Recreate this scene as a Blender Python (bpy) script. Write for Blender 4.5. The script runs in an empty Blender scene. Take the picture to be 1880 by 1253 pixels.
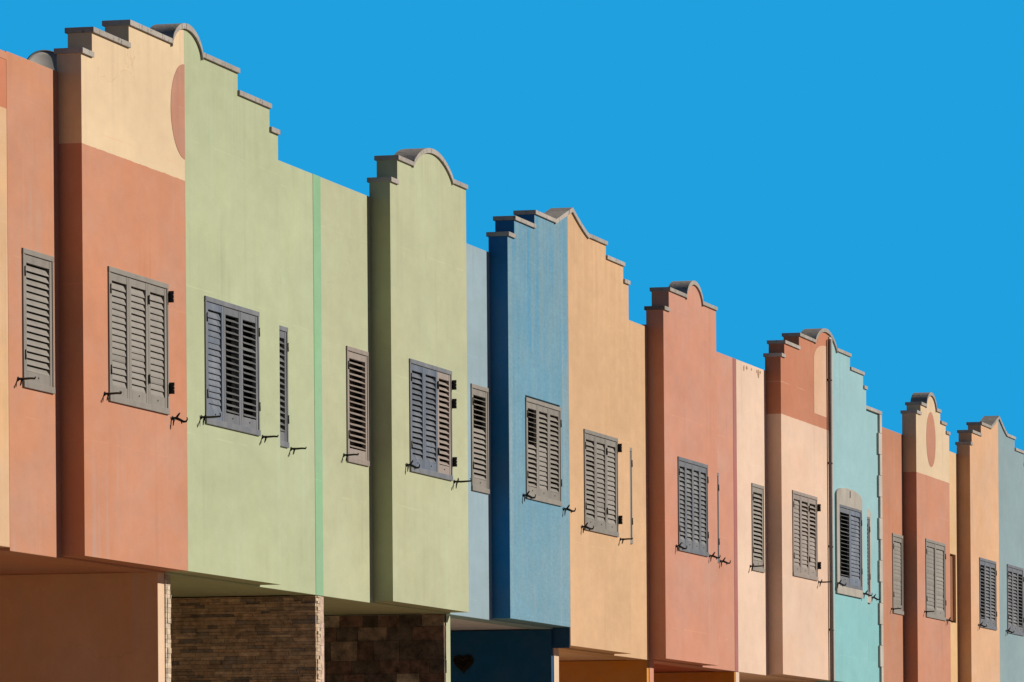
import bpy, bmesh, math, random
from mathutils import Vector, Matrix
from mathutils.geometry import tessellate_polygon
random.seed(7)
R = math.radians
sc = bpy.context.scene
COL = sc.collection
GB = 1.30            # level of the raised pavement the row stands on
PR = 0.21            # how far the gables stand proud of the recessed walls
CT = 0.048           # coping thickness

# ------------------------------------------------------------------ colours
def lin(c):
    c /= 255.0
    return c / 12.92 if c <= 0.04045 else ((c + 0.055) / 1.055) ** 2.4
ILL = (1.08, 0.99, 0.90)     # rough light level on a sunlit facade, used to pick paint albedo
def A(r, g, b):
    return tuple(min(0.88, lin(v) / k) for v, k in zip((r, g, b), ILL))

class NT:
    def __init__(s, name, rough=0.9, spec=0.25):
        s.m = bpy.data.materials.new(name); s.m.use_nodes = True
        s.t = s.m.node_tree; s.n = s.t.nodes; s.l = s.t.links
        s.b = s.n['Principled BSDF']
        s.b.inputs['Roughness'].default_value = rough
        s.b.inputs['Specular IOR Level'].default_value = spec
    def new(s, typ, **kw):
        n = s.n.new(typ)
        for k, v in kw.items(): setattr(n, k, v)
        return n
    def link(s, a, b): s.l.new(a, b)
    def coord(s):
        return s.new('ShaderNodeTexCoord').outputs['Object']
    def noise(s, vec, scale, detail=4, rough=0.55, w=0.0, stretch=None):
        if stretch:
            mp = s.new('ShaderNodeMapping'); mp.inputs['Scale'].default_value = stretch
            s.link(vec, mp.inputs['Vector']); vec = mp.outputs['Vector']
        n = s.new('ShaderNodeTexNoise', noise_dimensions='4D')
        n.inputs['Scale'].default_value = scale; n.inputs['Detail'].default_value = detail
        n.inputs['Roughness'].default_value = rough; n.inputs['W'].default_value = w
        s.link(vec, n.inputs['Vector'])
        return n.outputs['Fac']
    def remap(s, v, a, b, c, d):
        n = s.new('ShaderNodeMapRange'); n.clamp = True
        n.inputs['From Min'].default_value = a; n.inputs['From Max'].default_value = b
        n.inputs['To Min'].default_value = c; n.inputs['To Max'].default_value = d
        s.link(v, n.inputs['Value']); return n.outputs['Result']
    def mix(s, fac, a, b, blend='MIX'):
        n = s.new('ShaderNodeMix', data_type='RGBA', blend_type=blend)
        for sock, v in ((n.inputs['Factor'], fac), (n.inputs['A'], a), (n.inputs['B'], b)):
            if isinstance(v, (int, float)): sock.default_value = v
            elif isinstance(v, tuple): sock.default_value = v + (1.0,) if len(v) == 3 else v
            else: s.link(v, sock)
        return n.outputs['Result']
    def math(s, op, a, b=0.0):
        n = s.new('ShaderNodeMath', operation=op)
        for i, v in enumerate((a, b)):
            if isinstance(v, (int, float)): n.inputs[i].default_value = v
            else: s.link(v, n.inputs[i])
        return n.outputs[0]
    def bump(s, h, strength, dist):
        n = s.new('ShaderNodeBump'); n.inputs['Strength'].default_value = strength
        n.inputs['Distance'].default_value = dist
        s.link(h, n.inputs['Height']); s.link(n.outputs['Normal'], s.b.inputs['Normal'])
    def grey(s, v):
        n = s.new('ShaderNodeCombineColor')
        for i in range(3): s.link(v, n.inputs[i])
        return n.outputs['Color']

SEED = [0]
def stucco(name, base, upper=None, zs=0.0, streak=1.0, stain=None, stain_amt=0.0, fade=None, ztop=8.7, soft=0.0):
    """painted render: paint colour, weathering blotches, rain streaks, fine grain"""
    SEED[0] += 1; w = SEED[0] * 3.7
    M = NT(name, 0.92, 0.18)
    co = M.coord()
    sep = M.new('ShaderNodeSeparateXYZ'); M.link(co, sep.inputs[0]); z = sep.outputs['Z']
    col = base
    if upper:
        wob = M.noise(co, 9.0, 2, w=w)
        zz = M.math('ADD', z, M.math('MULTIPLY', M.math('SUBTRACT', wob, 0.5), 0.016))
        f = M.math('GREATER_THAN', zz, zs - GB)
        if soft: f = M.remap(M.math('ADD', zz, M.noise(co, 1.6, 6, 0.65, w, (0.4, 1, 1))), zs - GB + 0.5 - soft, zs - GB + 0.5 + soft, 0.0, 1.0)
        col = M.mix(f, base, upper)
    # faded chalky patches
    fd = fade or tuple(min(0.9, 0.55 * c + 0.45 * (0.30 * base[0] + 0.59 * base[1] + 0.11 * base[2]) + 0.03) for c in base)
    patch = M.remap(M.noise(co, 1.3, 6, 0.68, w, (0.4, 1, 0.7)), 0.42, 0.68, 0.0, 0.5)
    # rain-bleached runs, in groups, narrow in x and long in z
    s1 = M.noise(co, 1.0, 5, 0.62, w + 1, (6.5, 6.5, 0.30))
    grp = M.remap(M.noise(co, 0.6, 3, 0.5, w + 2), 0.42, 0.62, 0.0, 1.0)
    run = M.math('MULTIPLY', M.remap(s1, 0.50, 0.64, 0.0, 0.80 * streak), grp)
    pale = M.math('MAXIMUM', patch, run)
    if upper: pale = M.math('MULTIPLY', pale, M.math('SUBTRACT', 1.0, M.math('MULTIPLY', f, 0.85)))
    col = M.mix(pale, col, fd)
    drk = M.math('MULTIPLY', M.remap(s1, 0.30, 0.47, 1.0, 0.0), M.remap(M.noise(co, 0.8, 3, 0.5, w + 9), 0.45, 0.65, 0.0, 1.0))
    col = M.mix(1.0, col, M.grey(M.remap(drk, 0, 1, 1.0, 1.0 - 0.13 * streak)), 'MULTIPLY')
    # broad blotches and trowel marks
    b1 = M.noise(co, 0.9, 5, 0.62, w + 3, (0.4, 1, 0.8))
    col = M.mix(1.0, col, M.grey(M.remap(b1, 0.3, 0.7, 0.90, 1.07)), 'MULTIPLY')
    b2 = M.noise(co, 6.5, 5, 0.7, w + 4, (0.4, 1, 0.8))
    col = M.mix(1.0, col, M.grey(M.remap(b2, 0.3, 0.72, 0.94, 1.05)), 'MULTIPLY')
    # day joints: faint level lines where the render was stopped
    wv = M.noise(co, 0.8, 3, w=w + 8)
    zj = M.math('ADD', z, M.math('MULTIPLY', wv, 0.05))
    fr = M.math('FRACT', M.math('DIVIDE', M.math('ADD', zj, 0.37 + 0.13 * (SEED[0] % 5)), 1.35))
    jl = M.math('LESS_THAN', M.math('ABSOLUTE', M.math('SUBTRACT', fr, 0.5)), 0.0045)
    jl = M.math('MULTIPLY', jl, M.remap(M.noise(co, 1.7, 3, w=w + 5), 0.47, 0.6, 0, 0.22))
    col = M.mix(jl, col, tuple(min(0.9, c * 1.35 + 0.03) for c in base))
    # run-off grime hanging from the copings
    if ztop:
        s4 = M.noise(co, 1.0, 5, 0.65, w + 11, (7, 9, 0.6))
        gm = M.math('MULTIPLY', M.remap(s4, 0.46, 0.68, 0.0, 0.24), M.remap(z, ztop - GB - 0.9, ztop - GB + 0.1, 0.0, 1.0))
        col = M.mix(gm, col, tuple(c * k for c, k in zip(upper or base, (0.62, 0.56, 0.5))))
    # hairline cracks
    dv = M.new('ShaderNodeVectorMath', operation='ADD'); nz = M.new('ShaderNodeTexNoise'); nz.inputs['Scale'].default_value = 2.5; nz.inputs['Detail'].default_value = 5
    M.link(co, nz.inputs['Vector']); sc_ = M.new('ShaderNodeVectorMath', operation='SCALE'); sc_.inputs['Scale'].default_value = 0.5
    M.link(nz.outputs['Color'], sc_.inputs[0]); of = M.new('ShaderNodeVectorMath', operation='ADD'); of.inputs[1].default_value = (w * 3.1, w, w * 1.7); M.link(co, of.inputs[0]); M.link(of.outputs[0], dv.inputs[0]); M.link(sc_.outputs[0], dv.inputs[1])
    vo = M.new('ShaderNodeTexVoronoi', feature='DISTANCE_TO_EDGE'); vo.inputs['Scale'].default_value = 0.42;
    M.link(dv.outputs[0], vo.inputs['Vector'])
    ck = M.math('MULTIPLY', M.remap(vo.outputs['Distance'], 0.0, 0.0028, 1.0, 0.0), M.remap(M.noise(co, 0.7, 2, w=w + 12), 0.54, 0.61, 0.0, 0.20))
    col = M.mix(ck, col, tuple(c * 0.5 for c in base))
    if stain:
        s3 = M.noise(co, 1.0, 7, 0.72, w + 6, (5.5, 5.5, 0.22))
        g = M.remap(s3, 0.43, 0.58, 0.0, stain_amt)
        g = M.math('MULTIPLY', g, M.remap(z, ztop - GB - 4.2, ztop - GB - 0.3, 0.30, 1.0))
        g = M.math('MULTIPLY', g, M.remap(M.noise(co, 1.6, 6, 0.7, w + 13), 0.36, 0.60, 0.25, 1.0))
        col = M.mix(g, col, stain)
        sg = M.noise(co, 34.0 if streak > 1.2 else 9.0, 4, 0.75, w + 14, (0.35, 1, 1))
        col = M.mix(1.0, col, M.grey(M.remap(sg, 0.3, 0.7, 0.86 if streak > 1.2 else .955, 1.10 if streak > 1.2 else 1.03)), 'MULTIPLY')
    # dirt pin-holes and scuffs
    sp = M.remap(M.noise(co, 42.0, 3, 0.6, w + 7), 0.69, 0.76, 0.0, 0.30)
    sp = M.math('MULTIPLY', sp, M.remap(b2, 0.45, 0.6, 0.0, 1.0))
    col = M.mix(sp, col, tuple(c * 0.45 for c in base))
    gr = M.noise(co, 120.0, 2, 0.6, w, (0.35, 1, 1))
    col = M.mix(1.0, col, M.grey(M.remap(gr, 0.25, 0.75, 0.965, 1.03)), 'MULTIPLY')
    M.link(col, M.b.inputs['Base Color'])
    h = M.math('ADD', M.math('MULTIPLY', gr, 0.35), M.math('ADD', M.math('MULTIPLY', b2, 0.9), M.math('MULTIPLY', b1, 0.6)))
    M.bump(h, 0.35, 0.006)
    return M.m

def concrete(name, base, dark, amt=0.8, scale=22):
    SEED[0] += 1; w = SEED[0] * 3.7
    M = NT(name, 0.95, 0.15); co = M.coord()
    n1 = M.noise(co, scale, 5, 0.65, w)
    n2 = M.noise(co, 3.0, 5, 0.6, w + 1)
    col = M.mix(M.remap(n1, 0.56, 0.68, 0, amt), base, dark)
    col = M.mix(1.0, col, M.grey(M.remap(n2, 0.3, 0.7, 0.82, 1.12)), 'MULTIPLY')
    oi = M.new('ShaderNodeObjectInfo'); col = M.mix(1.0, col, M.grey(M.remap(oi.outputs['Random'], 0, 1, .86, 1.08)), 'MULTIPLY')
    # butt joints
    sep = M.new('ShaderNodeSeparateXYZ'); M.link(co, sep.inputs[0])
    fr = M.math('FRACT', M.math('DIVIDE', sep.outputs['X'], 0.62))
    j = M.math('MULTIPLY', M.math('LESS_THAN', fr, 0.022), 0.75)
    col = M.mix(j, col, dark)
    M.link(col, M.b.inputs['Base Color'])
    M.bump(n1, 0.5, 0.01)
    return M.m

def paint(name, base, rough=0.5, spec=0.4, wear=0.5):
    SEED[0] += 1; w = SEED[0] * 3.7
    M = NT(name, rough, spec); co = M.coord()
    n1 = M.noise(co, 6.0, 5, 0.6, w, (1, 1, 0.5)); n2 = M.noise(co, 40.0, 4, 0.6, w + 1, (0.15, 1, 1))
    col = M.mix(1.0, base, M.grey(M.remap(n1, 0.3, 0.7, 1 - 0.18 * wear, 1 + 0.16 * wear)), 'MULTIPLY')
    col = M.mix(1.0, col, M.grey(M.remap(n2, 0.3, 0.7, 1 - 0.10 * wear, 1 + 0.08 * wear)), 'MULTIPLY')
    M.link(col, M.b.inputs['Base Color'])
    oi = M.new('ShaderNodeObjectInfo')
    col = M.mix(1.0, col, M.grey(M.remap(oi.outputs['Random'], 0, 1, 1 - .13 * wear * 2, 1 + .10 * wear * 2)), 'MULTIPLY')
    M.link(col, M.b.inputs['Base Color'])
    M.link(M.remap(n1, 0.3, 0.7, rough - 0.1, rough + 0.12), M.b.inputs['Roughness'])
    M.bump(n2, 0.15, 0.002)
    return M.m

def stone(name, rough=0.9, lo=0.5, hi=1.5, sc1=14.0):
    """stone whose pieces carry their own colour in a face attribute"""
    SEED[0] += 1; w = SEED[0] * 3.7
    M = NT(name, rough, 0.25); co = M.coord()
    at = M.new('ShaderNodeVertexColor'); at.layer_name = 'tint'
    n1 = M.noise(co, sc1, 6, 0.7, w); n2 = M.noise(co, 60.0, 4, 0.6, w + 1)
    col = M.mix(1.0, at.outputs['Color'], M.grey(M.remap(n1, 0.28, 0.72, lo, hi)), 'MULTIPLY')
    col = M.mix(1.0, col, M.grey(M.remap(n2, 0.3, 0.7, 0.85, 1.15)), 'MULTIPLY')
    M.link(col, M.b.inputs['Base Color'])
    M.bump(M.math('ADD', n1, M.math('MULTIPLY', n2, 0.4)), 0.7, 0.012)
    return M.m

# ------------------------------------------------------------------ mesh builder
class MB:
    def __init__(s): s.bm = bmesh.new(); s.tint = None
    def box(s, x0, x1, y0, y1, z0, z1, mi=0, tint=None):
        v = [s.bm.verts.new(p) for p in ((x0,y0,z0),(x1,y0,z0),(x1,y1,z0),(x0,y1,z0),(x0,y0,z1),(x1,y0,z1),(x1,y1,z1),(x0,y1,z1))]
        fs = []
        for q in ((0,3,2,1),(4,5,6,7),(0,1,5,4),(1,2,6,5),(2,3,7,6),(3,0,4,7)):
            f = s.bm.faces.new([v[i] for i in q]); f.material_index = mi; fs.append(f)
        if tint is not None:
            if s.tint is None: s.tint = s.bm.loops.layers.float_color.new('tint')
            for f in fs:
                for l in f.loops: l[s.tint] = tuple(tint) + (1.0,)
        return v
    def prism(s, poly, y0, y1, holes=(), mi=0, plane='xz'):
        """poly (and holes) in XZ, run from y0 (front) to y1"""
        loops = [list(poly)] + [list(h) for h in holes]
        V0, V1 = [], []
        for lp in loops:
            for x, z in lp:
                V0.append(s.bm.verts.new((x, y0, z))); V1.append(s.bm.verts.new((x, y1, z)))
        tris = tessellate_polygon([[Vector((x, z, 0)) for x, z in lp] for lp in loops])
        fs = []
        for t in tris:
            fs.append(s.bm.faces.new([V0[i] for i in t])); fs.append(s.bm.faces.new([V1[i] for i in reversed(t)]))
        k = 0
        for lp in loops:
            n = len(lp)
            for i in range(n):
                a, b = k + i, k + (i + 1) % n
                fs.append(s.bm.faces.new([V0[a], V0[b], V1[b], V1[a]]))
            k += n
        for f in fs: f.material_index = mi
    def tube(s, pts, rad, seg=8, mi=0):
        pts = [Vector(p) for p in pts]; rings = []
        rr = rad if isinstance(rad, (list, tuple)) else [rad] * len(pts)
        for i, p in enumerate(pts):
            d = (pts[min(i + 1, len(pts) - 1)] - pts[max(i - 1, 0)]).normalized()
            a = d.orthogonal().normalized() if i == 0 else (pa - d * pa.dot(d)).normalized()
            pa = a; b = d.cross(a)
            rings.append([s.bm.verts.new(p + (a * math.cos(t) + b * math.sin(t)) * rr[i]) for t in [2 * math.pi * j / seg for j in range(seg)]])
        for r0, r1 in zip(rings, rings[1:]):
            for j in range(seg):
                f = s.bm.faces.new([r0[j], r0[(j + 1) % seg], r1[(j + 1) % seg], r1[j]]); f.smooth = True; f.material_index = mi
        s.bm.faces.new(list(reversed(rings[0]))); s.bm.faces.new(rings[-1])
    def mesh(s, name, mats):
        bmesh.ops.recalc_face_normals(s.bm, faces=s.bm.faces[:])
        me = bpy.data.meshes.new(name); s.bm.to_mesh(me); s.bm.free()
        for m in (mats if isinstance(mats, (list, tuple)) else [mats]): me.materials.append(m)
        return me
    def build(s, name, mats, parent=None, loc=(0, 0, 0), bevel=0.0):
        return put(name, s.mesh(name, mats), parent, loc, bevel)

def put(name, me, parent=None, loc=(0, 0, 0), bevel=0.0):
    o = bpy.data.objects.new(name, me); COL.objects.link(o)
    o.location = loc
    if parent: o.parent = parent
    if bevel:
        b = o.modifiers.new('edge', 'BEVEL'); b.width = bevel; b.segments = 2
        b.limit_method = 'ANGLE'; b.angle_limit = R(35)
    return o
def thing(name, loc, label, cat, group=None):
    o = bpy.data.objects.new(name, None); COL.objects.link(o)
    o.location = loc; o.empty_display_size = 0.5
    o['label'] = label; o['category'] = cat
    if group: o['group'] = group
    return o
def struct(o): o['kind'] = 'structure'; return o

# ------------------------------------------------------------------ materials
CONC = concrete('weathered_coping_concrete', (0.43, 0.405, 0.375), (0.10, 0.095, 0.09))
COLUMN = concrete('pale_stone_trim', (0.50, 0.475, 0.43), (0.32, 0.30, 0.27), 0.4, 30)
ROOFM = concrete('roof_screed', (0.34, 0.32, 0.30), (0.2, 0.19, 0.18), 0.5, 8)
BEIGE = paint('weathered_grey_shutter_paint', (0.255, 0.238, 0.212), 0.55, 0.35)
WARM = paint('faded_pinkish_grey_shutter_paint', (0.31, 0.265, 0.235), 0.55, 0.35)
BLUEG = paint('blue_grey_shutter_paint', (0.195, 0.205, 0.215), 0.36, 0.5)
SLATE = paint('slate_shutter_paint_with_sky_tint', (0.182, 0.21, 0.25), 0.32, 0.55)  # bluer leaves, with the sky's reflection worked into the paint colour
IRON = paint('black_iron', (0.018, 0.016, 0.015), 0.5, 0.4)
RUST = paint('rusty_iron', (0.09, 0.045, 0.03), 0.7, 0.3)
GLASS = NT('dark_window_glass', 0.08, 0.5); GLASS.b.inputs['Base Color'].default_value = (0.012, 0.012, 0.014, 1); GLASS = GLASS.m
PIPE = paint('grey_plastic_pipe', (0.25, 0.24, 0.245), 0.6, 0.25)
LEDGE = stone('ledger_stone'); SLAB = stone('rough_slate_cladding', 0.7, 0.2, 2.3, 8.0)

# ------------------------------------------------------------------ openings
SHUT = {}
def shutter_mesh(w, h, tilts, stile, mat, seed):
    """one louvred leaf: two stiles, two rails and its slats; origin bottom left, front at y=0"""
    rnd = random.Random(seed)
    b = MB(); t0, t1 = 0.0, 0.036
    top, bot = 0.066, 0.088
    b.box(0, stile, t0, t1, 0, h); b.box(w - stile, w, t0, t1, 0, h)
    b.box(stile, w - stile, t0 + .002, t1 - .002, 0, bot); b.box(stile, w - stile, t0 + .002, t1 - .002, h - top, h)
    n = 16; z0, z1 = bot, h - top - 0.012
    pitch = (z1 - z0) / n
    cr, th = pitch * 1.14, 0.008
    for i in range(n):
        zc = z1 - pitch * (i + 0.5)
        tl = tilts[i * len(tilts) // n] if len(tilts) > 1 else tilts[0]
        a = R(tl + rnd.uniform(-3, 3) + (rnd.choice((-12, 10)) if rnd.random() < 0.09 else 0))
        d = Vector((0, -math.sin(a), -math.cos(a))); nn = Vector((0, -math.cos(a), math.sin(a)))
        c = Vector((0, (t0 + t1) / 2 + 0.002, zc))
        ring = [c - d * cr / 2 + nn * th * .2, c - d * cr * .25 + nn * th * .55, c + d * cr * .25 + nn * th * .55, c + d * cr / 2 + nn * th * .2,
                c + d * cr / 2 - nn * th * .3, c + d * cr * .25 - nn * th * .5, c - d * cr * .25 - nn * th * .5, c - d * cr / 2 - nn * th * .3]
        sag = rnd.uniform(-.0015, .0015)
        L = [b.bm.verts.new((stile + .001, p.y, p.z + sag)) for p in ring]; Q = [b.bm.verts.new((w - stile - .001, p.y, p.z - sag)) for p in ring]
        m = len(ring)
        for k in range(m): b.bm.faces.new([L[k], L[(k + 1) % m], Q[(k + 1) % m], Q[k]])
        b.bm.faces.new(list(reversed(L))); b.bm.faces.new(Q)
    # knob hole / pull on the bottom rail
    b.tube([(w / 2, -.006, bot * .55), (w / 2, .01, bot * .55)], .007, 8, 1)
    return b.mesh('shutter', [mat, IRON])

def frame_mesh(w, h, mat, sill=.055):
    b = MB(); s = .036; t = .046; f, k = -.014, .062
    b.box(0, s, f, k, sill, h - t); b.box(w - s, w, f, k, sill, h - t)
    b.box(-.002, w + .002, f - .002, k, h - t, h)
    b.box(-.003, w + .003, f - .006, k, 0, sill)
    return b.mesh('window', mat)

def holder_mesh(kind):
    """wrought-iron shutter dog: wall pin, swinging arm with upturned tip, counterweight spur"""
    b = MB()
    b.tube([(0, .004, 0), (0, -.006, 0)], .016, 10)
    b.tube([(0, 0, 0), (0, -.045, 0)], .0085, 8)
    if kind == 0:      # plain arm standing straight out
        b.tube([(0, -.02, -.002), (.004, -.06, 0), (.006, -.10, .002), (.006, -.135, 0), (.006, -.142, .012)], [.009, .008, .0075, .007, .006], 8)
        b.tube([(0, -.035, 0), (-.012, -.03, -.028), (-.028, -.028, -.046)], [.008, .0075, .004], 8)
    elif kind == 1:    # S scroll with spur
        b.tube([(0, -.03, 0), (.01, -.06, -.012), (.022, -.09, -.026), (.026, -.112, -.024), (.026, -.122, -.006), (.024, -.118, .006)], [.011, .011, .009, .008, .006, .005], 8)
        b.tube([(0, -.035, 0), (.0, -.052, .022), (.0, -.066, .036)], [.010, .008, .006], 8)
        b.tube([(0, -.03, 0), (-.02, -.02, -.02), (-.03, -.018, -.06)], [.010, .008, .004], 8)
        b.tube([(.012, -.075, -.02), (.010, -.078, -.042)], [.008, .004], 8)
    else:              # long arm with a hooked tip and short upright
        b.tube([(0, -.02, 0), (.004, -.07, -.002), (.006, -.12, 0), (.006, -.165, .002), (.006, -.17, .02), (.006, -.160, .024)], [.009, .0085, .008, .0075, .006, .005], 8)
        b.tube([(0, -.035, 0), (0, -.044, .03)], [.009, .006], 8)
        b.tube([(0, -.03, 0), (-.016, -.024, -.03), (-.024, -.022, -.058)], [.009, .007, .004], 8)
    return b.mesh('shutter_holder', IRON)
HOLD = [holder_mesh(k) for k in range(3)]

def hinge_mesh():
    b = MB(); b.tube([(0, -.006, 0), (0, -.006, .085)], .007, 8); b.box(-.014, .014, -.005, .004, .006, .079)
    return b.mesh('hinge', IRON)
HINGE = hinge_mesh()
def bracket_mesh():
    b = MB()
    b.box(-.006, .010, -.055, .004, 0, .034); b.box(-.006, .010, -.055, .004, .040, .066); b.box(-.006, .010, -.055, .004, .072, .104)
    b.box(-.003, .007, -.048, -.004, .034, .040); b.box(-.003, .007, -.048, -.004, .066, .072)
    return b.mesh('hinge_bracket', IRON)
BRACK = bracket_mesh()

def window(ho, H, fl, fr, fb, ft, yp, leaves, fmat, hinges='L', brackets=(), left=None, right=None, seed=0, sill=.055):
    """leaves = list of (tilts, material); left/right = (holder kind, dx, dz)"""
    w, h = fr - fl, ft - fb
    win = put('window', frame_mesh(w, h, fmat, sill), ho, (fl - H.x0, yp, fb - GB), .003)
    n = len(leaves); iw = w - .072; lw = iw / n
    for i, (tl, m) in enumerate(leaves):
        st = .062 if n < 4 else .05
        me = shutter_mesh(lw - .005, h - sill - .046 - .006, tl, st, m, seed * 10 + i)
        put('shutter', me, win, (.036 + i * lw + .0025, -.006, sill + .003))
    b = MB(); b.box(.02, w - .02, .068, .074, .03, h - .03); b.build('pane', GLASS, win)
    for side in hinges:
        x = {'L': .036, 'R': w - .014, 'M': .036 + lw * (n - 1)}[side]
        for z in (.20, .80): put('hinge', HINGE, win, (x, -.012, h * z))
    for z in brackets: put('hinge_bracket', BRACK, win, (w + .012, -.004, h * z))
    for hd, x in ((left, fl), (right, fr)):
        if hd:
            k, dx, dz = hd
            o = put('shutter_holder', HOLD[k], ho, (x + dx - H.x0, yp - .001, fb + dz - GB))
            o.rotation_euler.y = R(random.uniform(-9, 9)); o.scale = (1.25, 1.1, 1.25)

# ------------------------------------------------------------------ houses
class Hs: pass
def house(name, x0, x1, soff, para, wallm, label, gab=None, rec=None, soffm=None, wall_holes=(), cat='house', strips=(), depth=8.0):
    H = Hs(); H.x0, H.x1, H.soff, H.para = x0, x1, soff, para
    H.e = thing(name, (x0, 0, GB), label, cat, 'houses of the painted terrace row')
    b = MB(); g = .001
    a, c = g, x1 - x0 - g; zb, zt = soff - .02 - GB, para - GB
    holes = [[(l - x0, bt - GB), (r - x0, bt - GB), (r - x0, tp - GB), (l - x0, tp - GB)] for l, r, bt, tp in wall_holes]
    b.prism([(a, zb), (c, zb), (c, zt), (a, zt)], 0, .25, holes)
    # side, back and ground-floor back walls behind the front
    b.box(a, a + .12, .25, depth, zb + .16, zt - .002); b.box(c - .12, c, .25, depth, zb + .16, zt - .002)
    b.box(a + .12, c - .12, depth - .2, depth, 0, zt - .004); b.box(a + .12, c - .12, 4.6, 4.8, 0, zb + .006)
    for l, r, mi in strips: b.prism([(l - x0, zb - .001), (r - x0, zb - .001), (r - x0, zt + .001), (l - x0, zt + .001)], -.004, .02, mi=mi)
    H.wall = b.build('wall', wallm, H.e, bevel=.006)
    b = MB(); b.box(a + .12, c - .12, .25, depth - .2, zt - .5, zt - .32); b.build('roof', ROOFM, H.e)
    b = MB(); b.box(a, c, .25, depth - .2, zb + .006, zb + .16); b.build('soffit', soffm or wallm, H.e)
    return H

def profile(seg):
    t = seg[0]
    if t == 'f': return [(seg[1], seg[3]), (seg[2], seg[3])]
    _, x0, x1, zs, zp, ex = seg; pts = []; n = 40; m = (x0 + x1) / 2; hw = (x1 - x0) / 2
    for i in range(n + 1):
        u = -1 + 2 * i / n
        if t == 'a': z = zs + (zp - zs) * max(0, 1 - u * u) ** ex
        else:
            au = abs(u); z = zs + (zp - zs) * ((1 - au) ** (ex if u > 0 else 1.0))
        pts.append((m + u * hw, z))
    return pts

def gable(H, segs, xa, xb, bottom, mats, holes=(), extra=None, yfront=-PR):
    """slab standing proud of the wall with a stepped, coped top; clipped to xa..xb"""
    X = H.x0; top = []; caps = []
    for s in segs:
        pr = profile(s); pts = []
        for (p, q) in zip(pr, pr[1:]):
            (ax, az), (bx, bz) = p, q
            if bx <= xa or ax >= xb: continue
            if ax < xa: az = az + (bz - az) * (xa - ax) / (bx - ax); ax = xa
            if bx > xb: bz = az + (bz - az) * (xb - ax) / (bx - ax); bx = xb
            if not pts: pts.append((ax, az))
            pts.append((bx, bz))
        if len(pts) > 1: caps.append((s[0], pts)); top += [(x, z - CT) for x, z in pts]
    cl = [top[0]]
    for p in top[1:]:
        if abs(p[0] - cl[-1][0]) > 1e-5 or abs(p[1] - cl[-1][1]) > 1e-5: cl.append(p)
    poly = [(xb - X, bottom - GB)] + [(x - X, z - GB) for x, z in reversed(cl)] + [(xa - X, bottom - GB)]
    hl = [[(l - X, bt - GB), (r - X, bt - GB), (r - X, tp - GB), (l - X, tp - GB)] for l, r, bt, tp in holes]
    b = MB(); b.prism(poly, yfront, .012, hl)
    if extra: extra(b)
    go = b.build('gable', mats, H.e, bevel=.006)
    ov = .020
    for i, (t, pts) in enumerate(caps):
        lo = pts[0]; hi = pts[-1]
        prevz = caps[i - 1][1][-1][1] if i else -9
        nextz = caps[i + 1][1][0][1] if i < len(caps) - 1 else -9
        lx = -ov if (prevz < lo[1] - .03 and abs(lo[0] - xa) > -1 and not (i == 0 and xa != segs[0][1])) else 0
        rx = ov if (nextz < hi[1] - .03 and not (i == len(caps) - 1 and xb != segs[-1][2])) else 0
        if t == 'f':
            x0, x1 = lo[0] + lx, hi[0] + rx
            P = [(x0, lo[1] - CT), (x1, lo[1] - CT), (x1, lo[1]), (x0, lo[1])]
        else:
            P = [(x, z) for x, z in pts] + [(x, z - CT * 1.08) for x, z in reversed(pts)]
        b = MB(); b.prism([(x - X, z - GB) for x, z in P], yfront - .022, .034)
        b.build('coping', CONC, go, bevel=.004)
    return go

def porch_wall(H, x0, x1, top, mat, y0=.004, y1=4.6, name='porch_wall'):
    b = MB(); b.box(x0 - H.x0, x1 - H.x0, y0, y1, 0, top - GB)
    return b.build(name, mat, H.e, bevel=.006)

def ledger(H, x0, x1, top, mat, tints, rows, lens, y1=2.6, z0=2.2, jit=.010, seed=1, ends=None):
    """stone-clad porch wall: every course laid stone by stone on the left face and the front end"""
    rnd = random.Random(seed); b = MB(); X = H.x0
    b.box(x0 + .02 - X, x1 - .02 - X, .02, 4.6, 0, top - GB, tint=(.10, .075, .055))
    z = z0
    while z < top - .012:
        h = min(rnd.uniform(*rows), top - z)
        y = 0.0
        while y < y1:
            L = rnd.uniform(*lens); p = rnd.uniform(0, jit); q = rnd.uniform(.82, 1.18); t = rnd.choice(tints); gm = sum(t) / 3; t = [(.72 * v + .28 * gm * .93) * q for v in t]
            b.box(x0 - p - X, x0 + .028 - X, y + .0015, min(y + L, y1) - .0015, z + .0012 - GB, z + h - .0012 - GB, tint=t)
            y += L
        x = x0 + .004
        while x < x1:
            L = min(rnd.uniform(.10, .26), x1 - x); p = rnd.uniform(0, jit)
            q = rnd.uniform(.85, 1.15); t = [v * q for v in (ends or tints)[rnd.randrange(len(ends or tints))]]
            b.box(x + .029 * (x < x0 + .01) - X, x + L + rnd.uniform(-.006, .004) - X, -p + .002, .022, z + .0012 - GB, z + h - .0012 - GB, tint=t)
            x += L
        z += h
    return b.build('stone_porch_wall', mat, H.e)

def disc(cx, cz, r, X, mi):
    def f(b):
        b.prism([(cx - X + (r + .003 * math.sin(7 * t) + .002 * math.sin(17 * t)) * math.cos(t), cz - GB + (r + .003 * math.sin(5 * t) + .002 * math.sin(19 * t)) * math.sin(t)) for t in [2 * math.pi * i / 144 for i in range(144)]], -PR - .003, -PR + .02, mi=mi)
    return f

# window levels of the three level groups of the row
W1B, W1T = 5.49, 6.675
W2B, W2T = 5.28, 6.475
W3B, W3T = 5.09, 6.33
op = lambda l, r, b, t: (l + .012, r - .012, b + .012, t - .012)

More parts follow.
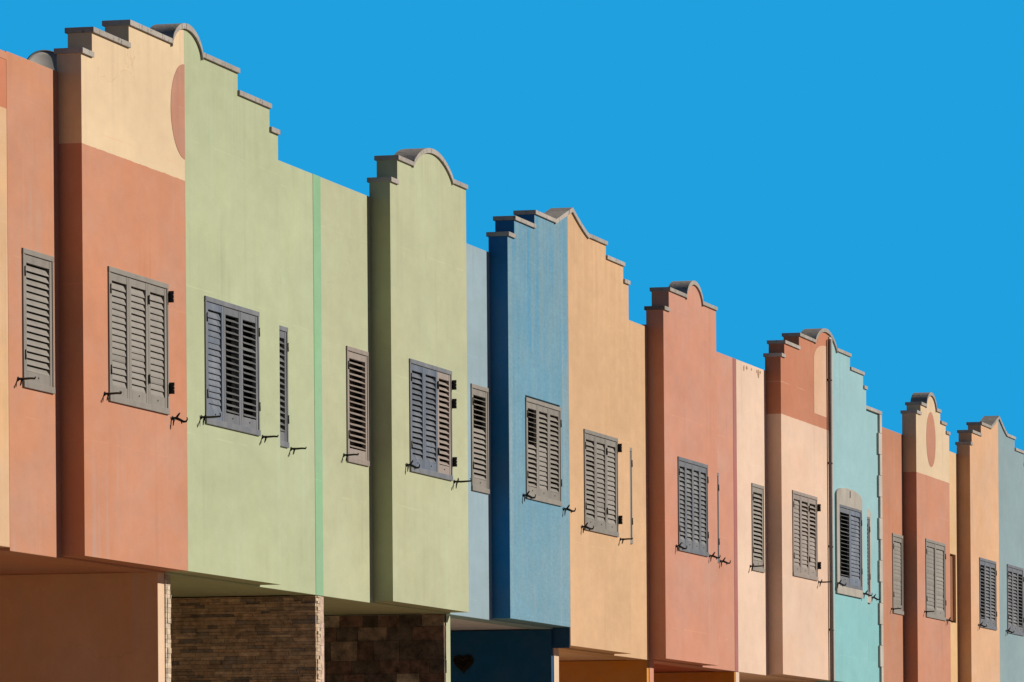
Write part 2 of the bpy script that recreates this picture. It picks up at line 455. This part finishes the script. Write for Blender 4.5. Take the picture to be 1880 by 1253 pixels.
TERRA = A(214, 146, 114); CREAM = A(230, 198, 154)
PINK = stucco('salmon_pink_render', A(208, 142, 107))
TERRAM = stucco('terracotta_and_cream_render', A(209, 140, 105), A(235, 203, 162), 7.675)
TERRAD = stucco('terracotta_disc_paint', A(198, 134, 105))
H0M = stucco('cream_render_with_terracotta_top', A(228, 180, 133), A(207, 127, 92), 7.81)
GREEN = stucco('sage_green_render', A(188, 191, 150), fade=A(192, 199, 164))
MINT = stucco('mint_green_band_paint', A(144, 188, 142), streak=.6)
GREEN2 = stucco('pale_sage_render', A(191, 189, 150), fade=A(191, 197, 161))
BLUEP = stucco('pale_blue_render', A(156, 177, 184), fade=A(158, 172, 172))
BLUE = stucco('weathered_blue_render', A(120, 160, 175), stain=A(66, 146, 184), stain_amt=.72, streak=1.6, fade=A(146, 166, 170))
SHADEB = stucco('shaded_side_blue_render', A(30, 112, 168), streak=.5)  # darker blue for the gable's side faces, shade put into the colour
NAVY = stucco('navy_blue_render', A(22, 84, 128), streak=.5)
ORANGE = stucco('apricot_render', A(222, 177, 134), fade=A(218, 176, 136), stain=A(200, 154, 108), stain_amt=.4)
ROSE = stucco('rose_pink_render', A(212, 145, 117))
MAUVE = stucco('mauve_band_paint', A(176, 108, 100), streak=.6)
CREAM2 = stucco('pale_cream_render', A(234, 198, 171), fade=A(236, 203, 178))
CTERRA = stucco('cream_render_with_terracotta_top_half', A(234, 193, 163), A(199, 127, 95), 7.49)
CPAN = stucco('cream_panel_paint', A(228, 176, 138), streak=.6)
AQUA = stucco('aqua_render', A(137, 189, 189), A(156, 192, 193), 5.6, soft=0.7, fade=A(146, 196, 190))
BRICKP = stucco('faded_terracotta_render', A(198, 131, 97))
TGAB = stucco('terracotta_render_with_cream_gable', A(208, 141, 110), A(230, 200, 163), 7.335)
YEL = stucco('peach_yellow_render', A(229, 183, 130))
PEACH = stucco('peach_render', A(226, 174, 132))
SLATEB = stucco('grey_blue_render', A(143, 165, 168), fade=A(149, 163, 163))
BROWN = stucco('brown_recess_shade', A(150, 96, 62), streak=.5)  # brown stands in for the shade inside a window recess
RUSTO = stucco('rust_orange_render', A(226, 150, 60), streak=.5)
GREYS = stucco('grey_soffit_render', A(222, 214, 224), streak=.5)
TANS = stucco('pale_tan_soffit_render', A(240, 196, 156), streak=.5)
REDS = stucco('dark_red_soffit_render', A(196, 100, 66), streak=.5)

ENDW = stucco('faded_orange_pink_render', A(240, 200, 162))
PORCHT = stucco('terracotta_porch_render', A(240, 184, 136), ztop=0)
# ---- leftmost: cream house, only its edge is in view
x = -0.80
H = house('terraced_house', -6.2, x, 4.13, 8.29, [H0M, PINK], 'cream terraced house with terracotta upper band cut by the left edge of the photo',
          soffm=H0M, wall_holes=[op(-2.9, -2.08, W1B, W1T)])
b = MB(); b.box(0.002, 5.398, -.003, .02, 8.225 - GB, 8.2895 - GB); b.build('painted_band', PINK, H.e)
window(H.e, H, -2.9, -2.08, W1B, W1T, 0, [([25], BEIGE)], BEIGE, seed=90)

# ---- terracotta and cream half gable
H = house('terraced_house', x, 3.67, 4.10, 8.30, PINK, 'terracotta house with cream stepped gable and half a terracotta disc, farthest left but one',
          wall_holes=[op(-.43, .40, W1B, W1T)])
BIG1 = [('f', .60, .91, 8.50), ('f', .91, 1.98, 8.72), ('f', 1.98, 3.25, 8.925), ('a', 3.21, 4.25, 8.895, 9.12, .62), ('f', 4.21, 5.40, 8.925), ('f', 5.40, 6.48, 8.72), ('f', 6.48, 6.77, 8.50)]
def arcfix(segs):   # arch sits between the two top flats
    out = []
    for s in segs:
        if s[0] != 'f': a = list(s); out.append(s)
        else: out.append(s)
    return out
BIG1[3] = ('a', 3.25, 4.21, 8.90, 9.12, .6)
cx = 3.67; PX0 = x
def halfdisc(b):
    pts = [(cx - .001 - PX0, 8.305 + .435 - GB), (cx - .001 - PX0, 8.305 - .435 - GB)]
    arc = [(cx - PX0 - .435 * math.sin(t), 8.305 - .435 * math.cos(t) - GB) for t in [math.pi * i / 48 for i in range(1, 48)]]
    b.prism([pts[1]] + arc + [pts[0]], -PR - .003, -PR + .02, mi=1)
gable(H, BIG1, .60, 3.669, 4.10, [TERRAM, TERRAD], [op(1.31, 3.08, W1B, W1T)], halfdisc)
window(H.e, H, -.43, .40, W1B, W1T, 0, [([30], BEIGE)], BEIGE, 'L', left=(0, -.13, .06), seed=1)
window(H.e, H, 1.31, 3.08, W1B, W1T, -PR, [([19], BEIGE)] * 3, BEIGE, 'LM', (.86, .16), (0, -.12, .055), (1, .13, -.02), seed=2)
o = porch_wall(H, 3.42, 3.625, 4.085, [ENDW, PORCHT])
for p in o.data.polygons:
    if p.normal.x < -.9: p.material_index = 1

# ---- sage green half gable
H = house('terraced_house', 3.67, 8.905, 4.10, 8.30, [GREEN, MINT], 'sage green house with stepped half gable and a mint stripe at its right edge',
          wall_holes=[op(6.94, 7.765, W1B, W1T)], strips=[(8.755, 9.04, 1)])
gable(H, BIG1, 3.671, 6.77, 4.10, [GREEN], [op(4.25, 6.03, W1B, W1T)])
window(H.e, H, 4.25, 6.03, W1B, W1T, -PR, [([19], SLATE), ([63], BLUEG), ([63], BLUEG)], BLUEG, 'LR', (), (2, -.13, .05), (0, .12, 0), seed=3)
window(H.e, H, 6.94, 7.765, W1B, W1T, 0, [([52], BLUEG)], BLUEG, 'R', right=(0, .12, 0), seed=4)
ledger(H, 3.665, 3.80, 4.085, LEDGE, [(.60, .49, .36), (.64, .53, .41)], (.035, .055), (.1, .3), y1=1.0, z0=2.2, seed=5)
ledger(H, 8.76, 8.905, 4.075, LEDGE, [(0.60, 0.39, 0.23), (0.68, 0.45, 0.27), (0.55, 0.35, 0.20), (0.72, 0.49, 0.30), (0.61, 0.39, 0.22), (0.47, 0.33, 0.21), (0.33, 0.26, 0.21), (0.65, 0.40, 0.22)], (.022, .046), (.08, .26), y1=2.6, z0=2.2, jit=.016, seed=2, ends=[(.60, .49, .36), (.56, .44, .32)])

# ---- second sage house, small round gable
H = house('terraced_house', 8.905, 14.20, 4.10, 8.30, [GREEN2, MINT], 'sage green house with its own small round topped gable, left of the blue house',
          wall_holes=[op(9.97, 10.80, W1B, W1T)])
SM1 = [('f', 10.98, 11.28, 8.50), ('f', 11.28, 11.88, 8.76), ('a', 11.88, 13.59, 8.745, 8.985, .8), ('f', 13.59, 14.199, 8.76)]
gable(H, SM1, 10.98, 14.199, 4.10, [GREEN2], [op(11.70, 13.47, W1B, W1T)])
window(H.e, H, 9.97, 10.80, W1B, W1T, 0, [([61], WARM)], WARM, 'L', left=(0, -.12, .06), seed=5)
window(H.e, H, 11.70, 13.47, W1B, W1T, -PR, [([33], SLATE), ([33], SLATE), ([47], WARM)], BLUEG, 'LM', (.83, .66, .13), (1, -.13, .06), (2, .12, 0), seed=6)
ledger(H, 8.908, 9.06, 4.075, LEDGE, [(.62, .45, .36), (.64, .48, .40)], (.2, .5), (.3, .6), y1=.5, z0=1.6, jit=.003, seed=8)
ledger(H, 13.93, 13.96, 4.075, SLAB, [(.17, .095, .065), (.30, .21, .15), (.13, .095, .075), (.38, .30, .22), (.20, .11, .08), (.10, .075, .06)], (.13, .22), (.16, .36), y1=2.8, z0=1.9, jit=.018, seed=4)
porch_wall(H, 13.962, 14.18, 4.06, GREEN2, y0=-.004)

# ---- blue half gable
H = house('terraced_house', 14.20, 19.06, 4.10, 8.215, BLUEP, 'weathered blue house with streaked stepped half gable between green and apricot houses',
          soffm=GREYS, wall_holes=[op(15.18, 15.95, W1B, W1T)])
BIG2 = [('f', 16.10, 16.42, 8.44), ('f', 16.42, 17.40, 8.65), ('f', 17.40, 18.38, 8.815), ('t', 18.38, 20.13, 8.805, 9.035, 1.25), ('f', 20.13, 21.08, 8.815), ('f', 21.08, 22.03, 8.65), ('f', 22.03, 22.32, 8.45)]
go = gable(H, BIG2, 16.10, 19.059, 4.10, [BLUE, SHADEB], [op(16.88, 18.60, W1B, W1T)])
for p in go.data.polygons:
    if abs(p.normal.x) > .9 and p.center.x < 18.3 - H.x0: p.material_index = 1  # side faces get the blue that carries painted shade
window(H.e, H, 15.18, 15.95, W1B, W1T, 0, [([68] * 6 + [36] * 10, BEIGE)], BEIGE, 'L', seed=7)
window(H.e, H, 16.88, 18.60, W1B, W1T - .035, -PR, [([74] * 7 + [42] * 9, BEIGE), ([40] * 7 + [20] * 9, BEIGE), ([40], BEIGE)], BEIGE, 'LR', (), (1, -.12, .03), (1, .15, -.02), seed=8)
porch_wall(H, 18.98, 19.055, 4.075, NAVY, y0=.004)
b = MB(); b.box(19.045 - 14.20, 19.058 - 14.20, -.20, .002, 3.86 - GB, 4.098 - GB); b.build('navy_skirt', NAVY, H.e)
# heart ornament hanging on the navy porch wall
e = thing('heart_ornament', (18.972, 1.06, 3.70), 'dark heart shaped ornament hanging on the navy porch wall', 'wall ornament')
hp = []
for i in range(60):
    t = 2 * math.pi * i / 60
    hp.append((.0070 * 16 * math.sin(t) ** 3, .0070 * (13 * math.cos(t) - 5 * math.cos(2 * t) - 2 * math.cos(3 * t) - math.cos(4 * t))))
b = MB(); b.prism(hp, -.016, .004); WICK = paint('dark_wicker', (.022, .017, .013), .9, .1, 1.0)
o = b.build('heart_panel', WICK, e, bevel=.004); o.rotation_euler.z = R(-90)
b = MB(); rr = random.Random(3)
for i in range(3):
    s = 1.0 - .22 * i
    b.tube([(p * s + rr.uniform(-.004, .004), -.02 + rr.uniform(-.004, .004), q * s + rr.uniform(-.004, .004)) for p, q in hp + hp[:1]], .011, 6)
o = b.build('wicker_rim', WICK, e); o.rotation_euler.z = R(-90)

# ---- apricot half gable
H = house('terraced_house', 19.06, 24.30, 3.885, 8.06, ORANGE, 'apricot house whose half gable joins the weathered blue one under a pointed top',
          soffm=TANS, wall_holes=[op(22.50, 23.325, W2B, W2T)])
gable(H, BIG2, 19.061, 22.32, 3.885, [ORANGE], [op(19.81, 21.60, W2B, W2T)])
window(H.e, H, 19.81, 21.60, W2B, W2T, -PR, [([34], BEIGE), ([22], BEIGE), ([22], BEIGE)], BEIGE, 'LM', (.86, .13), (1, -.12, .03), (0, .14, -.02), seed=9)
window(H.e, H, 22.50, 23.325, W2B, W2T, 0, [([40], BEIGE)], BEIGE, 'R', seed=10)
porch_wall(H, 19.09, 19.34, 3.865, ENDW, y0=-.002)
porch_wall(H, 24.18, 24.295, 3.865, RUSTO, y0=.006)

# ---- rose pink house with small gable
H = house('terraced_house', 24.30, 29.895, 3.885, 8.09, [ROSE, MAUVE], 'rose pink house with small round topped gable and a mauve stripe at its right edge',
          soffm=REDS, wall_holes=[op(27.80, 28.62, W2B, W2T)], strips=[(29.67, 29.894, 1)])
SM2 = [('f', 24.32, 24.65, 8.32), ('f', 24.65, 25.66, 8.585), ('a', 25.66, 26.68, 8.565, 8.80, .58), ('f', 26.68, 27.57, 8.585)]
gable(H, SM2, 24.32, 27.57, 3.885, [ROSE], [op(25.10, 26.92, W2B, W2T)])
window(H.e, H, 25.10, 26.92, W2B, W2T, -PR, [([29], BLUEG)] * 4, BLUEG, 'LR', (), (1, -.12, .05), (1, .13, .02), seed=11)
window(H.e, H, 27.80, 28.62, W2B, W2T, 0, [([36], BLUEG)], BLUEG, 'R', right=(1, .12, .03), seed=12)
porch_wall(H, 24.305, 24.55, 3.865, ROSE, y0=-.002)
porch_wall(H, 29.66, 29.70, 3.862, RUSTO, y0=.008)

# ---- cream house with terracotta gable top
H = house('terraced_house', 29.895, 35.54, 3.885, 8.09, CREAM2, 'pale cream house with terracotta gable top and cream arched panel beside a drainpipe',
          wall_holes=[op(30.88, 31.70, W2B, W2T)])
BIG3 = [('f', 31.96, 32.23, 8.33), ('f', 32.23, 33.31, 8.53), ('f', 33.31, 34.46, 8.72), ('a', 34.46, 36.15, 8.705, 8.94, .75), ('f', 36.15, 37.26, 8.735), ('f', 37.26, 38.33, 8.545), ('f', 38.33, 38.57, 8.35)]
def cpanel(b):
    X = 29.895; l = 34.40 - X; r = 35.345 - X
    pts = [(l, 7.665 - GB), (r, 7.665 - GB), (r, 8.69 - GB)]
    for i in range(1, 16):
        t = i / 16 * math.pi / 2
        pts.append((r - (r - l) * math.sin(t), 8.43 + .26 * math.cos(t) - GB))
    pts.append((l, 8.43 - GB)); b.prism(pts, -PR - .003, -PR + .02, mi=1)
gable(H, BIG3, 31.96, 35.539, 3.885, [CTERRA, CPAN], [op(32.71, 34.53, W2B, W2T)], cpanel)
window(H.e, H, 30.88, 31.70, W2B, W2T, 0, [([42], BEIGE)], BEIGE, 'L', left=(2, -.12, .05), seed=13)
window(H.e, H, 32.71, 34.53, W2B, W2T, -PR, [([17], WARM), ([36] * 8 + [18] * 8, WARM), ([48] * 8 + [18] * 8, WARM)], WARM, 'LM', (.83, .14), (), (2, .12, -.01), seed=14)
b = MB(); px_ = 35.43 - 29.895
b.tube([(px_, -PR - .04, 8.80 - GB), (px_, -PR - .04, GB - GB + .02)], .030, 14)
for z in (8.2, 7.0, 5.8, 4.6): b.tube([(px_, -PR - .04, z - GB), (px_, -PR - .04, z + .03 - GB)], .034, 14); b.box(px_ - .012, px_ + .012, -PR - .05, -PR + .004, z - GB, z + .03 - GB)
b.build('drainpipe', PIPE, H.e)
porch_wall(H, 29.705, 29.95, 3.86, CREAM2, y0=-.002)
porch_wall(H, 35.40, 35.53, 3.86, RUSTO, y0=.006)
# flaking paint below the parapet edge
FLAKE = paint('bare_flaked_render', (.42, .27, .18), .95, .1, 1.0); rr = random.Random(12)
b = MB()
for (fx, fz, w_, h_) in ((30.42, 8.03, .05, .10), (30.62, 8.045, .07, .06), (30.95, 8.05, .035, .045), (31.30, 8.05, .03, .06), (31.43, 8.02, .075, .12), (31.56, 8.055, .06, .05)):
    pts = []
    for i in range(11):
        t = 2 * math.pi * i / 11; k = rr.uniform(.55, 1.1)
        pts.append((fx - 29.895 + w_ * k * math.cos(t), fz - GB - .02 + h_ * .5 * k * math.sin(t)))
    b.prism(pts, -.0025, .01)
b.build('flaked_paint', FLAKE, H.e)

# ---- aqua house with stone trim
H = house('terraced_house', 35.54, 40.86, 3.885, 8.09, AQUA, 'aqua house with pale stone window surround and toothed corner stones',
          wall_holes=[op(38.99, 39.81, W2B, W2T)])
gable(H, BIG3, 35.541, 38.57, 3.885, [AQUA], [op(36.16, 37.98, W2B, W2T)])
window(H.e, H, 36.16, 37.98, W2B, W2T, -PR - .012, [([74], BLUEG), ([17], SLATE)], BLUEG, 'LR', (), (1, -.17, .03), (1, .13, -.04), seed=15)
window(H.e, H, 38.99, 39.81, W2B, W2T, -.012, [([30], BLUEG)], BLUEG, 'R', right=(1, .14, -.02), seed=16)
def surround(l, r, bt, sp, pk, hole, y):
    X = 35.54; b = MB()
    pts = [(l - X, bt - GB), (r - X, bt - GB), (r - X, sp - GB)]
    for i in range(1, 20):
        t = math.pi * i / 20; pts.append(((l + r) / 2 - X + (r - l) / 2 * math.cos(t), sp - GB + (pk - sp) * math.sin(t) ** .8))
    pts.append((l - X, sp - GB))
    hl, hr, hb, ht = hole
    b.prism(pts, y - .03, y + .01, [[(hl - X, hb - GB), (hr - X, hb - GB), (hr - X, ht - GB), (hl - X, ht - GB)]])
    b.build('stone_surround', COLUMN, H.e, bevel=.004)
surround(35.96, 38.02, 5.165, 6.60, 6.73, op(36.16, 37.98, W2B, W2T), -PR)
b = MB(); b.box(37.00 - 35.54, 37.03 - 35.54, -PR - .036, -PR - .02, 6.60 - GB, 6.70 - GB); b.build('keystone_slot', IRON, H.e)
surround(38.9, 39.89, 5.165, 6.50, 6.60, op(38.99, 39.81, W2B, W2T), 0)
b = MB(); b.box(38.58 - 35.54, 40.90 - 35.54, -.035, .27, 8.09 - GB, 8.142 - GB); b.build('parapet_coping', CONC, H.e, bevel=.004)
b = MB(); z = 3.90; k = 0
while z < 8.05:
    h_ = min(.325, 8.088 - z); l = (40.60 if k % 2 else 40.70)
    b.box(l - 35.54, 40.875 - 35.54, -.034, .02, z + .002 - GB, z + h_ - .002 - GB); z += .325; k += 1
b.build('corner_stones', COLUMN, H.e, bevel=.004)
b = MB(); z = 3.90
while z < 8.80:
    h_ = min(.52, 8.85 - z); b.box(.004, .24, -PR - .016, -PR + .02, z + .003 - GB, z + h_ - .003 - GB); z += .52
b.build('edge_stones', COLUMN, H.e, bevel=.004)

# ---- terracotta house with full small gable and disc
H = house('terraced_house', 40.86, 46.95, 3.70, 7.92, BRICKP, 'terracotta house with cream round topped gable and a whole terracotta disc',
          wall_holes=[op(41.88, 42.80, W3B, W3T)])
SM3 = [('f', 42.93, 43.35, 8.30), ('f', 43.35, 43.81, 8.46), ('a', 43.81, 44.78, 8.445, 8.675, .58), ('f', 44.78, 45.20, 8.46), ('f', 45.20, 45.72, 8.29), ('f', 45.72, 46.05, 8.16)]
gable(H, SM3, 42.93, 46.05, 3.70, [TGAB, TERRAD], [op(43.69, 45.54, W3B, W3T)], disc(44.30, 7.925, .435, 40.86, 1))
window(H.e, H, 41.88, 42.80, W3B, W3T, 0, [([7], BEIGE)], BEIGE, 'L', left=(0, -.12, .06), seed=17)
window(H.e, H, 43.69, 45.54, W3B, W3T, -PR, [([7], BEIGE), ([7], BEIGE)], BEIGE, 'LR', (), (0, -.12, .08), (1, .13, .02), seed=18)
porch_wall(H, 40.86 + .004, 41.1, 3.67, CREAM2, y0=-.002)

# ---- peach house
H = house('terraced_house', 46.95, 51.13, 3.70, 7.94, YEL, 'peach house with brown-shaded window recess and pointed half gable next to grey blue half',
          wall_holes=[(47.10, 47.89, 5.14, 6.26)])
b = MB(); b.box(47.06 - 46.95, 47.93 - 46.95, .05, .09, 5.10 - GB, 6.30 - GB); o = b.build('recess_shade_panel', BROWN, H.e)  # set-back panel coloured as the shade of an open recess
BIG4 = [('f', 48.13, 48.33, 8.14), ('f', 48.33, 49.29, 8.35), ('f', 49.29, 50.25, 8.545), ('t', 50.25, 52.03, 8.535, 8.775, 1.2), ('f', 52.03, 52.93, 8.53), ('f', 52.93, 53.95, 8.345), ('f', 53.95, 54.2, 8.14)]
gable(H, BIG4, 48.13, 51.129, 3.70, [PEACH], [op(48.99, 50.73, W3B + .02, W3T - .06)])
window(H.e, H, 48.99, 50.73, W3B + .02, W3T - .06, -PR, [([62], BLUEG), ([36], BLUEG), ([36], BLUEG)], BLUEG, 'LR', (), (1, -.12, .03), (), seed=20)
porch_wall(H, 46.96, 47.2, 3.67, CREAM2, y0=-.002)

# ---- grey blue house at the right edge
H = house('terraced_house', 51.13, 56.4, 3.70, 7.94, SLATEB, 'grey blue house with pointed half gable cut by the right edge of the photo',
          wall_holes=[op(54.8, 55.6, W3B, W3T)])
gable(H, BIG4, 51.131, 54.2, 3.70, [SLATEB], [op(51.95, 53.74, W3B + .02, W3T - .04)])
window(H.e, H, 51.95, 53.74, W3B + .02, W3T - .04, -PR, [([36], BLUEG), ([36], BLUEG), ([64], BLUEG)], BLUEG, 'LR', (), (1, -.13, .03), (), seed=21)
window(H.e, H, 54.8, 55.6, W3B, W3T, 0, [([36], BLUEG)], BLUEG, 'L', seed=22)

# ------------------------------------------------------------------ satellite dish on the first roof
e = thing('satellite_dish', (3.45, 1.0, 7.80), 'dark grey satellite dish on the flat roof peeping over the salmon pink parapet', 'satellite dish')
DG = paint('dark_grey_dish_paint', (.16, .165, .175), .5, .35); DI = paint('grey_dish_face', (.50, .48, .45), .6, .3)
b = MB(); n = 64; Rd, dp = .285, .065; rings = []
for k in range(9):
    r = Rd * k / 8; rings.append([b.bm.verts.new((r * math.cos(2 * math.pi * i / n), r * math.sin(2 * math.pi * i / n), -dp + dp * (k / 8) ** 2)) for i in range(n)] if k else [b.bm.verts.new((0, 0, -dp))])
for k in range(8):
    for i in range(n):
        if k == 0: f = b.bm.faces.new([rings[0][0], rings[1][i], rings[1][(i + 1) % n]])
        else: f = b.bm.faces.new([rings[k][i], rings[k + 1][i], rings[k + 1][(i + 1) % n], rings[k][(i + 1) % n]])
        f.smooth = True
q = Vector((-.62, -.74, .27)).normalized().to_track_quat('Z', 'Y').to_euler(); cz = .82
o = b.build('dish', DI, e, (0, 0, cz)); o.rotation_euler = q
so_ = o.modifiers.new('thick', 'SOLIDIFY'); so_.thickness = .004; so_.offset = -1
b = MB(); b.tube([(Rd * math.cos(2 * math.pi * i / n), Rd * math.sin(2 * math.pi * i / n), .002) for i in range(n + 1)], .009, 8)
o = b.build('dish_rim', DG, e, (0, 0, cz)); o.rotation_euler = q
b = MB(); b.tube([(0, -Rd, 0), (0, -.12, .26)], .010, 8); b.tube([(0, -.15, .27), (0, -.06, .20)], .028, 12)
o = b.build('receiver_arm', DG, e, (0, 0, cz)); o.rotation_euler = q
b = MB(); b.tube([(.10, .08, -.02), (.10, .08, .78), (.05, .04, cz)], .022, 10); b.box(.0, .2, -.02, .18, -.02, .012)
b.build('mast', DG, e)

# ------------------------------------------------------------------ ground
def ground_mat(name, base, sc1=3.0):
    SEED[0] += 1
    M = NT(name, .95, .1); co = M.coord(); n = M.noise(co, sc1, 6, .6, SEED[0]); n2 = M.noise(co, 60, 3, .6, SEED[0])
    col = M.mix(1.0, base, M.grey(M.remap(n, .3, .7, .8, 1.2)), 'MULTIPLY')
    col = M.mix(1.0, col, M.grey(M.remap(n2, .3, .7, .85, 1.15)), 'MULTIPLY')
    M.link(col, M.b.inputs['Base Color']); M.bump(n2, .4, .01); return M.m
b = MB(); v = [b.bm.verts.new(p) for p in ((-700, -900, 0), (900, -900, 0), (900, 900, 0), (-700, 900, 0))]; b.bm.faces.new(v)
struct(b.build('ground', ground_mat('dry_earth', (.17, .12, .08), .3)))
b = MB(); b.box(-300, 500, -9.5, -3.0, -.2, .004); struct(b.build('road', ground_mat('asphalt', (.06, .058, .055), 2)))
b = MB(); b.box(-300, 500, -3.0, 9, -.2, GB); struct(b.build('pavement', ground_mat('pavement_tiles', (.46, .325, .205), 2), bevel=.02))

# ------------------------------------------------------------------ light
EL, AZ, EXPO = 24.5, 35.0, -0.15
d = Vector((math.sin(R(AZ)) * math.cos(R(EL)), -math.cos(R(AZ)) * math.cos(R(EL)), math.sin(R(EL))))
L = bpy.data.lights.new('sun', 'SUN'); L.energy = 5.0; L.angle = R(.5); L.color = (1.0, .905, .78)
so = bpy.data.objects.new('sun', L); COL.objects.link(so); so.rotation_euler = d.to_track_quat('Z', 'Y').to_euler(); so.location = (20, -30, 40)
wd = bpy.data.worlds.new('World'); sc.world = wd; wd.use_nodes = True
nt = wd.node_tree; bg = nt.nodes['Background']
sky = nt.nodes.new('ShaderNodeTexSky'); sky.sky_type = 'NISHITA'; sky.sun_disc = False
sky.sun_elevation = R(EL); sky.sun_rotation = R(180 - AZ); sky.altitude = 3000; sky.air_density = .35; sky.dust_density = 0.0; sky.ozone_density = 2.0
bg.inputs['Strength'].default_value = 0.05
# the clear, deep azure the photograph shows low over the roofs, passing into the Nishita sky higher up
tc = nt.nodes.new('ShaderNodeTexCoord'); sp = nt.nodes.new('ShaderNodeSeparateXYZ'); nt.links.new(tc.outputs['Generated'], sp.inputs[0])
mr = nt.nodes.new('ShaderNodeMapRange'); mr.inputs['From Min'].default_value = .146; mr.inputs['From Max'].default_value = .175
nt.links.new(sp.outputs['Z'], mr.inputs['Value'])
mx = nt.nodes.new('ShaderNodeMix'); mx.data_type = 'RGBA'
S = bg.inputs['Strength'].default_value
mx.inputs['B'].default_value = tuple(lin(v) / S / 2 ** EXPO for v in (32, 160, 222)) + (1,)
# ... deepest over and beyond the row, away from the sun's side
mr2 = nt.nodes.new('ShaderNodeMapRange'); mr2.inputs['From Min'].default_value = -.05; mr2.inputs['From Max'].default_value = .10
nt.links.new(sp.outputs['Y'], mr2.inputs['Value'])
inv = nt.nodes.new('ShaderNodeMath'); inv.operation = 'SUBTRACT'; inv.inputs[0].default_value = 1.0; nt.links.new(mr.outputs['Result'], inv.inputs[1])
mul = nt.nodes.new('ShaderNodeMath'); mul.operation = 'MULTIPLY'; nt.links.new(inv.outputs[0], mul.inputs[0]); nt.links.new(mr2.outputs['Result'], mul.inputs[1])
nt.links.new(mul.outputs[0], mx.inputs['Factor']); nt.links.new(sky.outputs['Color'], mx.inputs['A'])
nt.links.new(mx.outputs['Result'], bg.inputs['Color'])

# ------------------------------------------------------------------ camera: long lens, level, shifted up
F = 10800.0
cam = bpy.data.cameras.new('camera'); co = bpy.data.objects.new('camera', cam); COL.objects.link(co)
cam.sensor_width = 36; cam.lens = 36 * F / 1880; cam.shift_y = (1545 - 626.5) / 1880
cam.clip_start = .5; cam.clip_end = 3000
th = math.atan(2640 / F)
fw = Vector((math.cos(th), math.sin(th), 0)); rt = Vector((math.sin(th), -math.cos(th), 0)); up = Vector((0, 0, 1))
m = Matrix((rt, up, -fw)).transposed()          # columns: right, up, back
m = m @ Matrix.Rotation(-.0075, 3, 'Z')
co.matrix_world = Matrix.Translation((-48.0, -15.8777, 1.6)) @ m.to_4x4()
sc.camera = co
sc.view_settings.view_transform = 'Standard'; sc.view_settings.look = 'None'; sc.view_settings.exposure = EXPO; sc.view_settings.gamma = 1
sc.render.resolution_x = 1024; sc.render.resolution_y = 682
